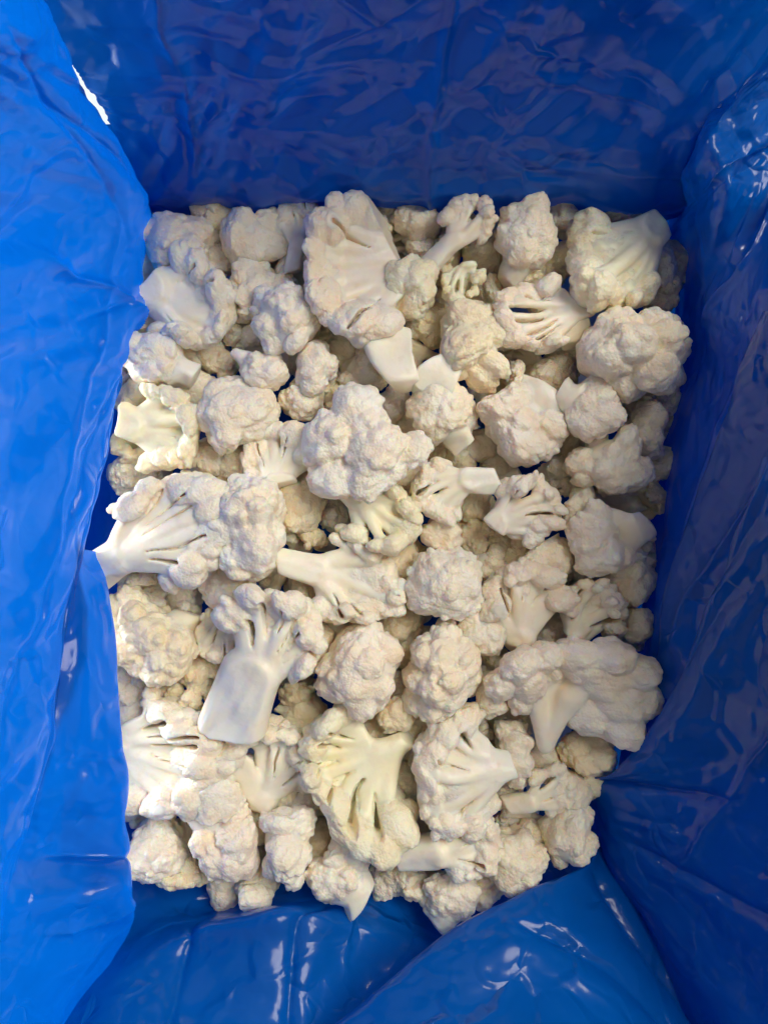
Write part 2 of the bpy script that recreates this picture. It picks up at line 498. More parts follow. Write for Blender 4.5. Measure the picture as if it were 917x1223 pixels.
# unseen extra film sheets, added behind far, left and right walls to block light
panel("added_light_block", [
    [(160, 228, -0.05), (480, 228, -0.05), (900, 225, -0.05)],
    [(160, 185, 0.01), (480, 190, 0.01), (905, 190, 0.01)],
    [(150, 60, 0.062), (480, 56, 0.062), (840, 56, 0.062)],
    [(110, -150, 0.15), (480, -155, 0.15), (900, -155, 0.15)],
    [(60, -300, 0.225), (480, -300, 0.225), (930, -270, 0.20)],
], 91, amp=0.02, res=0.004)
panel("added_light_block", [  # unseen sheet added to keep left light off the bag floor
    [(30, 200, -0.01), (100, 200, -0.05), (130, 200, -0.095)],
    [(20, 640, 0.01), (80, 640, -0.05), (110, 640, -0.095)],
    [(0, 1100, 0.02), (70, 1100, -0.05), (110, 1100, -0.095)],
], 95, amp=0.02, res=0.004)
panel("added_light_block", [
    [(1120, 200, 0.085), (1000, 215, 0.055), (880, 195, 0.0), (850, 200, -0.06)],
    [(1120, 320, 0.175), (985, 330, 0.10), (880, 345, 0.0), (850, 350, -0.06)],
    [(1120, 700, 0.175), (960, 700, 0.10), (845, 700, 0.0), (810, 700, -0.06)],
    [(1120, 960, 0.165), (950, 980, 0.08), (790, 990, -0.03), (760, 990, -0.07)],
    [(1140, 1380, 0.155), (1020, 1330, 0.09), (880, 1250, -0.02), (850, 1240, -0.06)],
], 93, amp=0.02, res=0.004)
# floor of the bag under the heap, its edges turned up behind the walls
panel("bottom_panel", [
    [(40, 170, 0.0), (150, 150, -0.005), (480, 150, -0.005), (800, 150, -0.005), (930, 150, 0.0)],
    [(50, 240, -0.02), (160, 240, -0.09), (480, 240, -0.09), (780, 240, -0.09), (900, 240, -0.02)],
    [(50, 640, -0.02), (160, 640, -0.09), (480, 640, -0.09), (770, 640, -0.09), (890, 640, -0.02)],
    [(50, 1040, -0.02), (160, 1040, -0.09), (480, 1040, -0.09), (700, 1040, -0.09), (880, 1040, -0.02)],
    [(40, 1180, -0.01), (150, 1180, -0.01), (480, 1190, -0.02), (700, 1190, -0.02), (900, 1200, -0.01)],
], 83, amp=0.03, res=0.004)


# ------------------------------------------------------------------ florets: signed distance shapes + surface nets
def surface_nets(f, org, h):
    nx, ny, nz = f.shape
    ins = f < 0
    cnt = np.zeros((nx - 1, ny - 1, nz - 1), np.int8)
    for a in (0, 1):
        for b in (0, 1):
            for c in (0, 1):
                cnt += ins[a:nx - 1 + a, b:ny - 1 + b, c:nz - 1 + c]
    I, J, K = np.nonzero((cnt > 0) & (cnt < 8))
    cor = [(a, b, c) for a in (0, 1) for b in (0, 1) for c in (0, 1)]
    val = [f[I + a, J + b, K + c] for a, b, c in cor]
    acc = np.zeros((len(I), 3))
    num = np.zeros(len(I))
    for i in range(8):
        for j in range(i + 1, 8):
            d = [abs(cor[i][k] - cor[j][k]) for k in range(3)]
            if sum(d) != 1:
                continue
            a, b = val[i], val[j]
            x = (a < 0) != (b < 0)
            t = np.where(x, a / np.where(x, a - b, 1), 0)
            p = np.array(cor[i])[None] + t[:, None] * (np.array(cor[j]) - np.array(cor[i]))[None]
            acc += p * x[:, None]
            num += x
    v = org + h * (np.stack([I, J, K], -1) + acc / num[:, None])
    idx = np.full(cnt.shape, -1, np.int32)
    idx[I, J, K] = np.arange(len(I))
    faces = []
    for ax in range(3):
        s0 = [slice(1, -1)] * 3
        s1 = [slice(1, -1)] * 3
        s0[ax] = slice(0, -1)
        s1[ax] = slice(1, None)
        A, B = ins[tuple(s0)], ins[tuple(s1)]
        e = np.nonzero(A != B)
        flip = B[e]
        p = [e[0] + 1, e[1] + 1, e[2] + 1]
        p[ax] = e[ax]
        o1, o2 = (ax + 1) % 3, (ax + 2) % 3

        def cell(d1, d2):
            q = [x.copy() for x in p]
            q[o1] -= d1
            q[o2] -= d2
            return idx[q[0], q[1], q[2]]
        q = np.stack([cell(1, 1), cell(0, 1), cell(0, 0), cell(1, 0)], -1)
        q[flip] = q[flip][:, ::-1]
        faces.append(q)
    return v, np.concatenate(faces)


class Field:
    def __init__(s, lo, hi, h):
        s.h = h
        s.org = np.array(lo, float)
        n = np.ceil((np.array(hi) - s.org) / h).astype(int) + 1
        s.ax = [s.org[k] + h * np.arange(n[k]) for k in range(3)]
        s.n = n

    def new(s):
        return np.full(s.n, 1e3)

    def blk(s, lo, hi):
        sl = []
        for k in range(3):
            a = int(max(0, math.floor((lo[k] - s.org[k]) / s.h)))
            b = int(min(s.n[k], math.ceil((hi[k] - s.org[k]) / s.h) + 1))
            if b <= a:
                return None, None
            sl.append(slice(a, b))
        g = (s.ax[0][sl[0]][:, None, None], s.ax[1][sl[1]][None, :, None], s.ax[2][sl[2]][None, None, :])
        return tuple(sl), g

    def all(s):
        return s.ax[0][:, None, None], s.ax[1][None, :, None], s.ax[2][None, None, :]


def smin(a, b, k):
    h = np.maximum(k - np.abs(a - b), 0) / k
    return np.minimum(a, b) - h * h * k * 0.25


def add_ball(F, D, c, r, k):
    m = r + k + 2.5 * F.h
    sl, g = F.blk(c - m, c + m)
    if sl is None:
        return
    d = np.sqrt((g[0] - c[0]) ** 2 + (g[1] - c[1]) ** 2 + (g[2] - c[2]) ** 2) - r
    D[sl] = smin(D[sl], d, k)


def add_cone(F, D, a, b, ra, rb, k):
    m = max(ra, rb) + k + 2.5 * F.h
    sl, g = F.blk(np.minimum(a, b) - m, np.maximum(a, b) + m)
    if sl is None:
        return
    ba = b - a
    q = [g[i] - a[i] for i in range(3)]
    t = np.clip((q[0] * ba[0] + q[1] * ba[1] + q[2] * ba[2]) / (ba @ ba), 0, 1)
    d = np.sqrt(sum((q[i] - t * ba[i]) ** 2 for i in range(3))) - (ra + (rb - ra) * t)
    D[sl] = smin(D[sl], d, k)


def worley(p, seed=0):
    """distance to the nearest jittered lattice point, p (n,3)"""
    i = np.floor(p).astype(np.int64)
    best = np.full(len(p), 9.0)
    sec = np.full(len(p), 9.0)
    for a in (-1, 0, 1):
        for b in (-1, 0, 1):
            for c in (-1, 0, 1):
                q = i + np.array([a, b, c])
                hh = (q[:, 0] * 73856093) ^ (q[:, 1] * 19349663) ^ (q[:, 2] * 83492791) ^ (seed * 2654435)
                j = np.stack([((hh * m) >> 7 & 1023) / 1023.0 for m in (2246822519, 3266489917, 668265263)], -1)
                dd = ((p - q - j) ** 2).sum(1)
                sec = np.minimum(sec, np.maximum(best, dd))
                best = np.minimum(best, dd)
    return np.sqrt(best), np.sqrt(sec)


def turn_to(e, d):
    """rotate e so that +Z goes to d"""
    v = np.cross([0, 0, 1], d)
    if d[2] < -0.97:
        return -e
    return e + np.cross(v, e) + np.cross(v, np.cross(v, e)) / (1 + d[2])


def floret_mesh(seed, W, D, L, kind, p):
    """returns verts (metres), quads, per-vertex curd flag.  local -Z = stalk, +Y = cut side.  W,D,L in mm"""
    rng = np.random.RandomState(seed)
    h = p.get('h', 0.88)
    pad = 5
    F = Field((-W / 2 - pad, -D / 2 - pad - (6 if kind == 'cut' else 0), -L / 2 - pad), (W / 2 + pad, D / 2 + pad, L / 2 + pad), h)
    g = F.all()
    curd, wood = F.new(), F.new()
    cg = [np.arange(int(k / 4) + 2) * 4 * h + o for k, o in zip(F.n, F.org)]      # coarse noise, then linear refinement
    wob = p.get('wob', 1.8) * vnoise(np.stack(np.meshgrid(*cg, indexing='ij'), -1) / 13.0, seed % 97)
    for k in range(3):
        t = np.arange(F.n[k]) / 4.0
        i0 = t.astype(int)
        fr = (t - i0).reshape([-1 if q == k else 1 for q in range(3)])
        wob = np.take(wob, i0, k) * (1 - fr) + np.take(wob, i0 + 1, k) * fr
    if kind == 'chunk':
        d = wood * 0 - 1e3
        for k in range(7):
            n = np.zeros(3)
            n[k % 3] = 1.0 if k < 3 else -1.0
            n += rng.normal(size=3) * (0.20 if k < 6 else 0.6)
            n /= np.linalg.norm(n)
            off = (0.40 if k < 6 else 0.46) * np.linalg.norm(n * np.array([W, D, L]))
            d = np.maximum(d, n[0] * g[0] + n[1] * g[1] + n[2] * g[2] - off * rng.uniform(0.9, 1.05))
        e = np.sqrt((g[0] / (W / 2)) ** 2 + (g[1] / (D / 2)) ** 2 + (g[2] / (L / 2)) ** 2) - 1.2
        wood = -smin(-d, -(e * min(W, D, L) / 2), 1.5) + 0.35 * wob
        tot = wood
        cut = wood * 0 - 1e3
    else:
        cov = math.radians(p.get('cov', 95))
        Hz = p.get('curd', 0.76) * L / (1.0 + max(0, -math.cos(cov)))
        Hz = min(Hz, 0.64 * max(W, D))
        zc = L / 2 - Hz
        E = np.array([W / 2, D / 2, Hz])
        ra = E.mean()
        n = p.get('n', 12)
        sr = p.get('stalk', 0.30) * min(W, 1.5 * D) / 2
        ctr = np.array([0, 0, zc])
        J = np.array([rng.normal() * 1.2, 0, zc - p.get('jn', 0.42) * Hz])
        base = np.array([p.get('bend', 0) * W + rng.normal() * 0.8, 0, -L / 2])
        lob = []
        twig = []
        if kind == 'cut':
            c1 = p.get('at', 0.10) * D
            c2 = c1 + p.get('over', 0.24) * D
            J[1] = c1 - sr * 0.6
            base[1] = c1 - sr * 0.6
            nb = p.get('nb', int(min(9, max(4, round(2 * cov * ra / 15.0)))))
            ends = []
            for i in range(nb):
                th = cov * ((i + 0.5) / nb * 2 - 1) + rng.uniform(-.3, .3) * cov / nb
                yy = rng.uniform(-.45, .10) + (0.12 if i % 2 else -0.12)
                d = np.array([math.sin(th), yy, math.cos(th)])
                d /= np.linalg.norm(d)
                reach = rng.uniform(0.50, 0.66)
                end = ctr + d * E * reach
                end[1] = min(end[1], c1)
                ends.append(end)
                rb = ra * rng.uniform(0.09, 0.14)
                twig.append((J - np.array([0, 0, rng.uniform(0, .25) * Hz]), end, max(sr * 0.5, ra * .13), rb))
                for j in range(p.get('tw', 5)):
                    t2 = th + (j - 2) / 5 * 2.2 * cov / nb + rng.uniform(-.1, .1)
                    d2 = np.array([math.sin(t2), yy + rng.uniform(-.55, .45), math.cos(t2)])
                    d2 /= np.linalg.norm(d2)
                    r1 = ra * rng.choice([rng.uniform(0.11, 0.18), rng.uniform(0.18, 0.28)]) * p.get('lob', 1.0)
                    c = ctr + d2 * np.maximum(E - r1, .3 * E) * rng.uniform(0.86, 1.04)
                    c[1] = min(c[1], c2 - 0.45 * r1)
                    lob.append((c, r1, d2))
                    twig.append((end, c, rb * 0.85, r1 * 0.62))
            k = 0
            while k < n - 5:
                d = rng.normal(size=3)
                d /= np.linalg.norm(d)
                if d[1] > -0.3 or d[2] < math.cos(cov):
                    continue
                k += 1
                r1 = ra * rng.uniform(0.26, 0.40)
                c = ctr + d * np.maximum(E - r1, .2 * E)
                c[1] = min(c[1], c1 - 1.25 * r1)
                lob.append((c, r1, d))
                twig.append((J, c, sr * .4, r1 * .6))
        elif 'lobes' in p:
            for (x, y, z, r) in p['lobes']:
                c = np.array([x * W / 2, y * D / 2, z * L / 2])
                d = c - np.array([0, 0, -0.2 * L])
                d /= np.linalg.norm(d)
                r1 = r * 0.25 * (W + D)
                lob.append((c, r1, d))
                twig.append((J, c, sr * .6, r1 * .8))
            for (x0, y0, z0, q0, x1, y1, z1, q1) in p.get('stems', ()):
                hf = np.array([W / 2, D / 2, L / 2])
                twig.append((np.array([x0, y0, z0]) * hf, np.array([x1, y1, z1]) * hf, q0 * .25 * (W + D), q1 * .25 * (W + D)))
        else:
            ph0 = rng.uniform(0, 6.28)
            for i in range(n):
                ct = 1 - (i + 0.5) / n * (1 - math.cos(cov)) + rng.uniform(-1, 1) * 0.5 / n
                ct = max(min(ct, 1), -1)
                st = math.sqrt(1 - ct * ct)
                ph = ph0 + i * 2.39996 + rng.uniform(-.4, .4)
                d = np.array([st * math.cos(ph), st * math.sin(ph), ct])
                r1 = ra * rng.choice([rng.uniform(0.30, 0.40), rng.uniform(0.42, 0.58)]) * p.get('lob', 1.0) * math.sqrt(11.0 / n)
                c = ctr + d * np.maximum(E - r1, 0.12 * E) * (1 + rng.uniform(-.26, .07))
                lob.append((c, r1, d))
                mid = J + (c - J) * 0.5 + rng.normal(size=3) * 0.03 * ra
                twig.append((J, mid, sr * 0.55, max(r1 * 0.5, 1.2)))
                twig.append((mid, c, max(r1 * 0.5, 1.2), r1 * 0.86))
        # wood: stalk and branches
        ft = sr * p.get('foot', rng.uniform(0.8, 1.15))
        dn = (base - J) / np.linalg.norm(base - J)
        add_cone(F, wood, base + dn * 6, J, ft, sr * (1.0 if kind == 'cut' else 1.25), 0.1)
        if kind != 'cut':
            add_cone(F, wood, J - dn * 0.1, J - dn * 0.35 * Hz, min(sr * 1.25, .5 * E.min()), min(sr * 1.5, .42 * E.min()), 2.0)
        kb = (0.07 if kind == 'cut' else 0.12) * ra
        for A, B, q0, q1 in twig:
            add_cone(F, wood, A, B, q0, q1, kb)
        core = p.get('core', 0.66 if kind == 'dome' else (0.22 if kind == 'cut' else 0.5))
        e = np.sqrt((g[0] / E[0]) ** 2 + ((g[1] + (0.12 * D if kind == 'cut' else 0)) / E[1]) ** 2 + ((g[2] - zc - 0.05 * Hz) / E[2]) ** 2)
        wood = smin(wood, (e - core) * E.min(), 1.0)
        # knife facets along the stalk
        for k in range(p.get('facets', 3)):
            t = rng.uniform(0, 6.28)
            fc = math.cos(t) * (g[0] - base[0]) + math.sin(t) * (g[1] - base[1]) + rng.uniform(-.15, .15) * (g[2] - J[2]) - sr * rng.uniform(.6, .85)
            below = np.clip((J[2] + 0.1 * Hz - g[2]) / (0.25 * Hz), 0, 1)
            wood = np.where(below > 0, -smin(-wood, -(fc * below + wood * (1 - below)), 0.8), wood)
        # curd: lobes and their buds
        bk = p.get('bud', 1.0)
        for c, r1, d in lob:
            add_ball(F, curd, c, r1 * 0.97, 0.6)
            m = p.get('buds', 9 if kind == 'cut' else 18)
            ph0 = rng.uniform(0, 6.28)
            for j in range(m):
                ct = 1 - (j + 0.5) / m * 1.5
                st = math.sqrt(max(0, 1 - ct * ct))
                ph = ph0 + j * 2.39996 + rng.uniform(-.5, .5)
                e = turn_to(np.array([st * math.cos(ph), st * math.sin(ph), ct]), d)
                r2 = r1 * (rng.uniform(0.34, 0.55) if kind == 'cut' else rng.uniform(0.22, 0.42)) * bk
                add_ball(F, curd, c + e * (r1 * rng.uniform(1.02, 1.15) - r2), r2, 0.35 + 0.02 * r1)
        cut = np.full(F.n, -1e3)
        if kind == 'cut':
            ridge = 0.8 * vnoise(np.stack(np.broadcast_arrays(g[0] / 4.0, g[2] / 16.0), -1), seed % 89)
            wood = -smin(-wood, -(g[1] - c1 - 0.1 * sr + wob + ridge), 1.5)
            cut = np.maximum(cut, g[1] - c2 + 0.6 * wob)
            for i in range(nb - 1):           # open clefts between neighbouring branches
                if rng.uniform() > p.get('slit', 0.6):
                    continue
                a0 = 0.5 * (ends[i] + ends[i + 1])
                A, B = J + (a0 - J) * rng.uniform(.45, .75), J + (a0 - J) * rng.uniform(1.0, 1.3)
                B = B + np.array([rng.normal() * 1.5, 0, rng.normal() * 1.5])
                w = rng.uniform(0.8, 1.6) if rng.uniform() < .7 else rng.uniform(1.8, 3.0)
                ba = B - A
                qx, qz = g[0] - A[0] + 1.2 * wob, g[2] - A[2]
                t = np.clip((qx * ba[0] + qz * ba[2]) / (ba[0] ** 2 + ba[2] ** 2), 0, 1)
                dd = np.sqrt((qx - t * ba[0]) ** 2 + (qz - t * ba[2]) ** 2) - w * (0.3 + 0.7 * t)
                dd = np.maximum(dd + 0.06 * (c1 - g[1]), (c1 - 14) - g[1])
                wood = -smin(-wood, dd, 1.0)
                curd = np.where(g[1] > c1 - 14, -smin(-curd, dd + 0.5, 0.8), curd)
        tot = smin(curd, wood, 1.3)
        for (nx, ny, nz, off) in p.get('cuts', ()):
            nn = np.array([nx, ny, nz], float)
            nn /= np.linalg.norm(nn)
            cut = np.maximum(cut, nn[0] * g[0] + nn[1] * g[1] + nn[2] * g[2] - off + wob)
        tl = p.get('end', (rng.uniform(-.5, .5), rng.uniform(-.1, .5)))
        nn = np.array([tl[0], tl[1], -1.0])
        nn /= np.linalg.norm(nn)
        cut = np.maximum(cut, nn[0] * (g[0] - base[0]) + nn[1] * (g[1] - base[1]) + nn[2] * (g[2] + L / 2 - 1.0) + 0.4 * wob)
    res = -smin(-tot, -cut, 0.8)
    for k in range(3):                       # never let the shape run into the edge of its grid
        for e in (0, 1, -2, -1):
            ix = [slice(None)] * 3
            ix[k] = e
            res[tuple(ix)] = np.maximum(res[tuple(ix)], 0.5)
    v, q = surface_nets(res, F.org, h)
    ijk = np.clip(np.round((v - F.org) / h).astype(int), 0, F.n - 1)
    ix = (ijk[:, 0], ijk[:, 1], ijk[:, 2])
    isc = (curd[ix] < wood[ix] + 0.3) & (cut[ix] < -0.6)
    # grainy buds and low lumps of the living surface
    if kind != 'chunk':
        e = (v - np.array([0, 0, zc])) / E
        e /= np.linalg.norm(e, axis=1, keepdims=True) + 1e-9
        vw = v + 1.0 * np.stack([vnoise(v / 6.0 + 57 * k, 23 + k) for k in range(3)], -1)
        f1, f2 = worley(vw / 6.5, seed)
        w = 1.3 * np.clip(0.6 - f1, -.4, .6) - 0.45 * np.exp(-(f2 - f1) / 0.13)
        f1, f2 = worley(vw / 3.0, seed + 1)
        w = w + 0.35 * np.clip(0.6 - f1, -.4, .6) - 0.1 * np.exp(-(f2 - f1) / 0.2)
        v = v + e * (w * isc)[:, None] * p.get('grain', 0.9)
    v = v + 0.18 * np.stack([vnoise(v / 5.0 + 31 * k, 3 + k) for k in range(3)], -1)
    v = v + 0.055 * (W + L) * np.stack([vnoise(v / (0.3 * (W + L)) + 31 * k + seed, 13 + k) for k in range(3)], -1)
    return v * 0.001, q, isc


def split_mesh(name, v, q, isc):
    """vertex normals of the whole skin, then curd and stalk as two meshes"""
    a, b = v[q[:, 2]] - v[q[:, 0]], v[q[:, 3]] - v[q[:, 1]]
    fn = np.cross(a, b)
    vn = np.zeros_like(v)
    for k in range(4):
        for c in range(3):
            vn[:, c] += np.bincount(q[:, k], fn[:, c], len(v))
    vn /= np.linalg.norm(vn, axis=1, keepdims=True) + 1e-20
    fc = isc[q].sum(1) >= 2
    out = []
    for part, msk in (("curd", fc), ("stalk", ~fc)):
        qq = q[msk]
        if len(qq) < 12:
            out.append(None)
            continue
        used, inv = np.unique(qq, return_inverse=True)
        me = mesh_from(part, v[used], inv.reshape(-1, 4))
        me.normals_split_custom_set_from_vertices(vn[used].astype(np.float32))
        out.append(me)
    return out


TINT = {'w': (1, 1, 1), 'c': (1.0, 0.975, 0.93), 'g': (0.98, 1.0, 0.89), 'y': (1.0, 0.95, 0.82),
        'p': (1.0, 0.965, 0.95)}
LIB = []


def place(name, meshes, px, py, z, rot, tint, label, group):
    root = bpy.data.objects.new(name, None)
    COL.objects.link(root)
    M = Matrix(rot).to_4x4()
    M.translation = Vector(W3(px, py, z))
    root.matrix_world = M
    root.empty_display_size = 0.01
    root["label"] = label
    root["category"] = "cauliflower floret" if name == "cauliflower_floret" else "stem piece"
    root["group"] = group
    for part, me in zip(("curd", "stalk"), meshes):
        if me is None:
            continue
        o = bpy.data.objects.new(part, me)
        if not me.materials:
            me.materials.append(MAT_CURD if part == "curd" else MAT_STALK)
        COL.objects.link(o)
        o.parent = root
        o.color = tuple(TINT[tint]) + (1,)
    return root


def frame(zax, yhint):
    z = np.array(zax, float)
    z /= np.linalg.norm(z)
    y = np.array(yhint, float)
    y = y - z * (y @ z)
    y /= np.linalg.norm(y)
    x = np.cross(y, z)
    return np.stack([x, y, z], 1).tolist()


COUNT = [0]


def F_(px, py, kind, ang, w, l, z, tint, label, **p):
    """ang: picture direction of the stalk (0 right, 90 up); w,l in photo pixels; z in mm over the heap plane"""
    COUNT[0] += 1
    w, l = w * 1.09, l * 1.09
    seed = p.pop('seed', 100 + COUNT[0] * 7)
    nk = p.pop('nk', None)
    k = MM * 1000 * (H - z * 0.001) / H
    a = math.radians(ang)
    if kind in ('side', 'cut'):               # compact heads: no overlong stalks
        l2 = min(l, (1.12 if kind == 'side' else 1.36) * w)
        px, py = px - math.cos(a) * (l - l2) * 0.4, py + math.sin(a) * (l - l2) * 0.4
        l = l2
    d = np.array([math.cos(a), math.sin(a), 0])
    up = np.array([0, 0, 1.0])
    if kind == 'dome':
        W, D = w * k, l * k
        L = p.pop('deep', 0.85) * 0.5 * (W + D)
        p.setdefault('cov', 112)
        p.setdefault('n', 11)
        p.setdefault('curd', 0.8)
        p.setdefault('stalk', 0.34)
        tilt = p.pop('tilt', 15)
        t = math.radians(tilt)
        zax = up * math.cos(t) - d * math.sin(t)
        q = math.radians(p.pop('turn', ang))
        # x axis of the ellipse lies along picture x
        xh = np.array([1.0, 0, 0])
        zz = zax / np.linalg.norm(zax)
        xx = xh - zz * (xh @ zz)
        xx /= np.linalg.norm(xx)
        yy = np.cross(zz, xx)
        rot = np.stack([xx, yy, zz], 1).tolist()
    else:
        W, L = w * k, l * k
        D = p.pop('thick', 0.72) * min(W, L)
        t = math.radians(p.pop('tilt', 8))
        roll = math.radians(p.pop('roll', 0))
        zax = -d * math.cos(t) + up * math.sin(t)
        side = np.cross(up, d)
        rot = frame(zax, up * math.cos(roll) + side * math.sin(roll))
        if kind == 'cut':
            p.setdefault('n', 14)
            p.setdefault('cov', 100)
            p.setdefault('stalk', 0.36)
        elif kind == 'side':
            p.setdefault('n', 11)
            p.setdefault('cov', 98)
            p.setdefault('stalk', 0.32)
            p.setdefault('curd', 0.82)
    v, q, isc = floret_mesh(seed, W, D, L, kind, p)
    ms = split_mesh("f", v, q, isc)
    if kind != 'chunk':
        LIB.append((ms, max(W, D, L)))
    nm = "stem_piece" if kind == 'chunk' else "cauliflower_floret"
    o = place(nm, ms, px, py, z * 0.001, rot, tint, label,
                 "cut stem pieces among the florets" if kind == 'chunk' else "cauliflower florets on top of the heap")
    if nk:
        o["nick"] = nk
    return o


# ---- back row
F_(213, 288, 'dome', 120, 88, 88, -12, 'p', "round dim floret in the far left corner of the heap", tilt=10, nk="far left corner floret")
F_(222, 357, 'cut', 158, 122, 118, 4, 'w', "pale side-cut floret with its pointed stalk at the left wall, below the corner floret", at=.16, stalk=.42, nk="left-wall pale slice")
F_(302, 279, 'dome', 90, 76, 74, -12, 'c', "shaded beige floret second from the left in the far row", tilt=0, nk="beige far-row floret")
F_(357, 284, 'cut', 265, 62, 92, -10, 'p', "narrow pinkish floret in the far row left of the largest fan-shaped slice", at=.2)
F_(305, 350, 'dome', 200, 84, 84, -14, 'c', "half-covered floret behind the bright knobbly one near the far left")
F_(343, 379, 'dome', 200, 80, 90, 4, 'w', "bright knobbly round floret left of the largest fan-shaped slice", tilt=18, n=11, lob=1.05, nk="bright knobbly floret")
F_(303, 434, 'side', 150, 62, 88, 0, 'w', "small wedge-shaped floret lying below the bright knobbly one", n=8, tilt=15, nk="small wedge")
F_(380, 437, 'dome', 200, 64, 68, 0, 'w', "small curled floret below the foot of the largest fan-shaped slice", n=9)
F_(428, 316, 'cut', 8, 186, 130, 12, 'p', "largest fan-shaped slice in the far row, cut face up, stalk to the right", n=22, at=.12, cov=86, stalk=.24, thick=.5, curd=.78, nk="largest fan slice")
F_(283, 493, 'dome', 250, 90, 94, 0, 'c', "round full floret in the left half above the flower-like yellow-tipped one", tilt=15, nk="round full floret")
F_(197, 437, 'side', -22, 78, 108, -2, 'w', "floret at the left wall with a bright square-cut stalk end", tilt=10, stalk=.44, curd=.74, nk="square-ended stalk")
F_(360, 476, 'dome', 90, 64, 62, -10, 'c', "small floret tucked under the curled one", n=9)
F_(192, 516, 'cut', 172, 108, 96, 4, 'g', "greenish white floret touching the left wall above the big forked slice", at=.24, thick=.8, nk="greenish left-wall floret")
F_(330, 541, 'cut', 285, 102, 84, -3, 'w', "floret with a dark pit in its middle left of the tall upright one", at=.28, thick=.9, n=16, nk="pitted floret")
F_(303, 624, 'dome', 250, 106, 126, 8, 'w', "flower-like bright floret with a yellowish top left of centre", tilt=10, n=13, nk="flower-like floret")
F_(183, 652, 'cut', 213, 152, 186, 12, 'w', "big forked slice pointing its thick stalk at the left wall", n=18, at=.10, cov=92, stalk=.40, thick=.5, curd=.54, over=.3, nk="big forked slice")
F_(358, 600, 'dome', 0, 56, 76, -12, 'y', "small floret hidden right of the flower-like yellow-tipped one", n=9)
F_(197, 765, 'side', 57, 98, 150, 2, 'y', "floret below the big forked slice, head down and stalk up to the right", stalk=.34, tilt=25, curd=.66, nk="head-down floret")
F_(165, 745, 'dome', 180, 78, 96, -12, 'y', "yellowish floret half hidden under the big forked slice")
F_(238, 588, 'dome', 90, 50, 50, -8, 'w', "tiny floret peeping out above the big forked slice", n=8)
F_(272, 702, 'dome', 90, 60, 66, -12, 'c', "small round floret under the flower-like yellow-tipped one", n=8)
F_(303, 786, 'cut', 238, 138, 190, 14, 'w', "tall triangular slice with a broad smooth cut base, left of centre", n=15, at=.08, stalk=.56, foot=1.2, thick=.6, curd=.7, over=.34, cov=82, bend=-.06, end=(-.5, 0), core=.1, slit=.9, facets=1, nk="triangular slice")
F_(270, 742, 'cut', 60, 64, 90, -8, 'c', "pale cut floret peeping out behind the tall triangular slice", at=.2)
F_(404, 694, 'cut', 162, 112, 142, 6, 'w', "branching slice like a small antler in the centre, stalk to the left", n=13, at=.10, stalk=.34, curd=.62, nk="antler-like slice")
F_(441, 532, 'dome', 300, 133, 148, 14, 'w', "tall upright many-lobed floret in the centre of the heap", tilt=4, deep=.75, seed=421, buds=22, core=.35,
   lobes=((-.16, .58, .25, .40), (-.55, .12, .15, .44), (-.48, -.45, .05, .40), (.10, -.12, .45, .44), (.02, -.48, .25, .36), (.66, -.22, .30, .27), (-.50, .15, .62, .16), (-.05, .30, .35, .36), (.38, -.42, .25, .24)),
   nk="tall upright floret")
F_(455, 620, 'cut', 140, 96, 98, 8, 'g', "greenish open floret just below the tall upright one", n=10, at=.14, cov=95, nk="greenish open floret")
F_(430, 800, 'dome', 180, 100, 108, 8, 'p', "pinkish white lumpy floret between the tall triangular slice and the walnut-like one", n=12, tilt=12, nk="pinkish lumpy floret")
F_(375, 778, 'dome', 0, 56, 66, -10, 'y', "shaded floret between the triangular slice and the pinkish lumpy one", n=9)
# ---- lower left
F_(203, 908, 'cut', 168, 172, 136, 0, 'w', "large flat slice lapped by the liner edge at the lower left", n=18, at=.10, thick=.5, stalk=.42, cov=88, nk="liner-lapped slice")
F_(185, 1018, 'dome', 200, 78, 74, -8, 'w', "small lump in the lower left corner beside the liner edge", n=9)
F_(315, 922, 'cut', 266, 118, 116, -2, 'w', "forked floret with its pale stalk hanging straight down, below the triangular slice", n=13, at=.06, stalk=.36, nk="hanging forked floret")
F_(428, 930, 'cut', 22, 186, 128, 10, 'g', "big greenish yellow floret at the near side, stalk to the right", n=18, at=.05, over=.42, thick=.75, stalk=.20, cov=112, tw=7, nb=7, slit=1.0, core=.08, lob=1.1, nk="big greenish yellow floret")
F_(262, 1002, 'side', 130, 92, 112, 0, 'p', "pinkish floret with small holes at the lower left of the heap", n=10, tilt=10, nk="pinkish holed floret")
F_(340, 1008, 'dome', 200, 66, 106, 4, 'w', "bright egg-shaped floret left of the big greenish yellow one", n=11, nk="egg-shaped floret")
F_(302, 1073, 'dome', 90, 42, 40, -6, 'w', "tiny round floret lowest at the left of the near edge", n=7, buds=9)
F_(405, 1038, 'side', 300, 98, 84, -2, 'w', "smooth white stalk end under the big greenish yellow floret at the near edge", stalk=.5, n=9, curd=.62)
F_(256, 955, 'dome', 200, 66, 66, 2, 'w', "small floret between the liner-lapped slice and the forked hanging stalk", n=9)
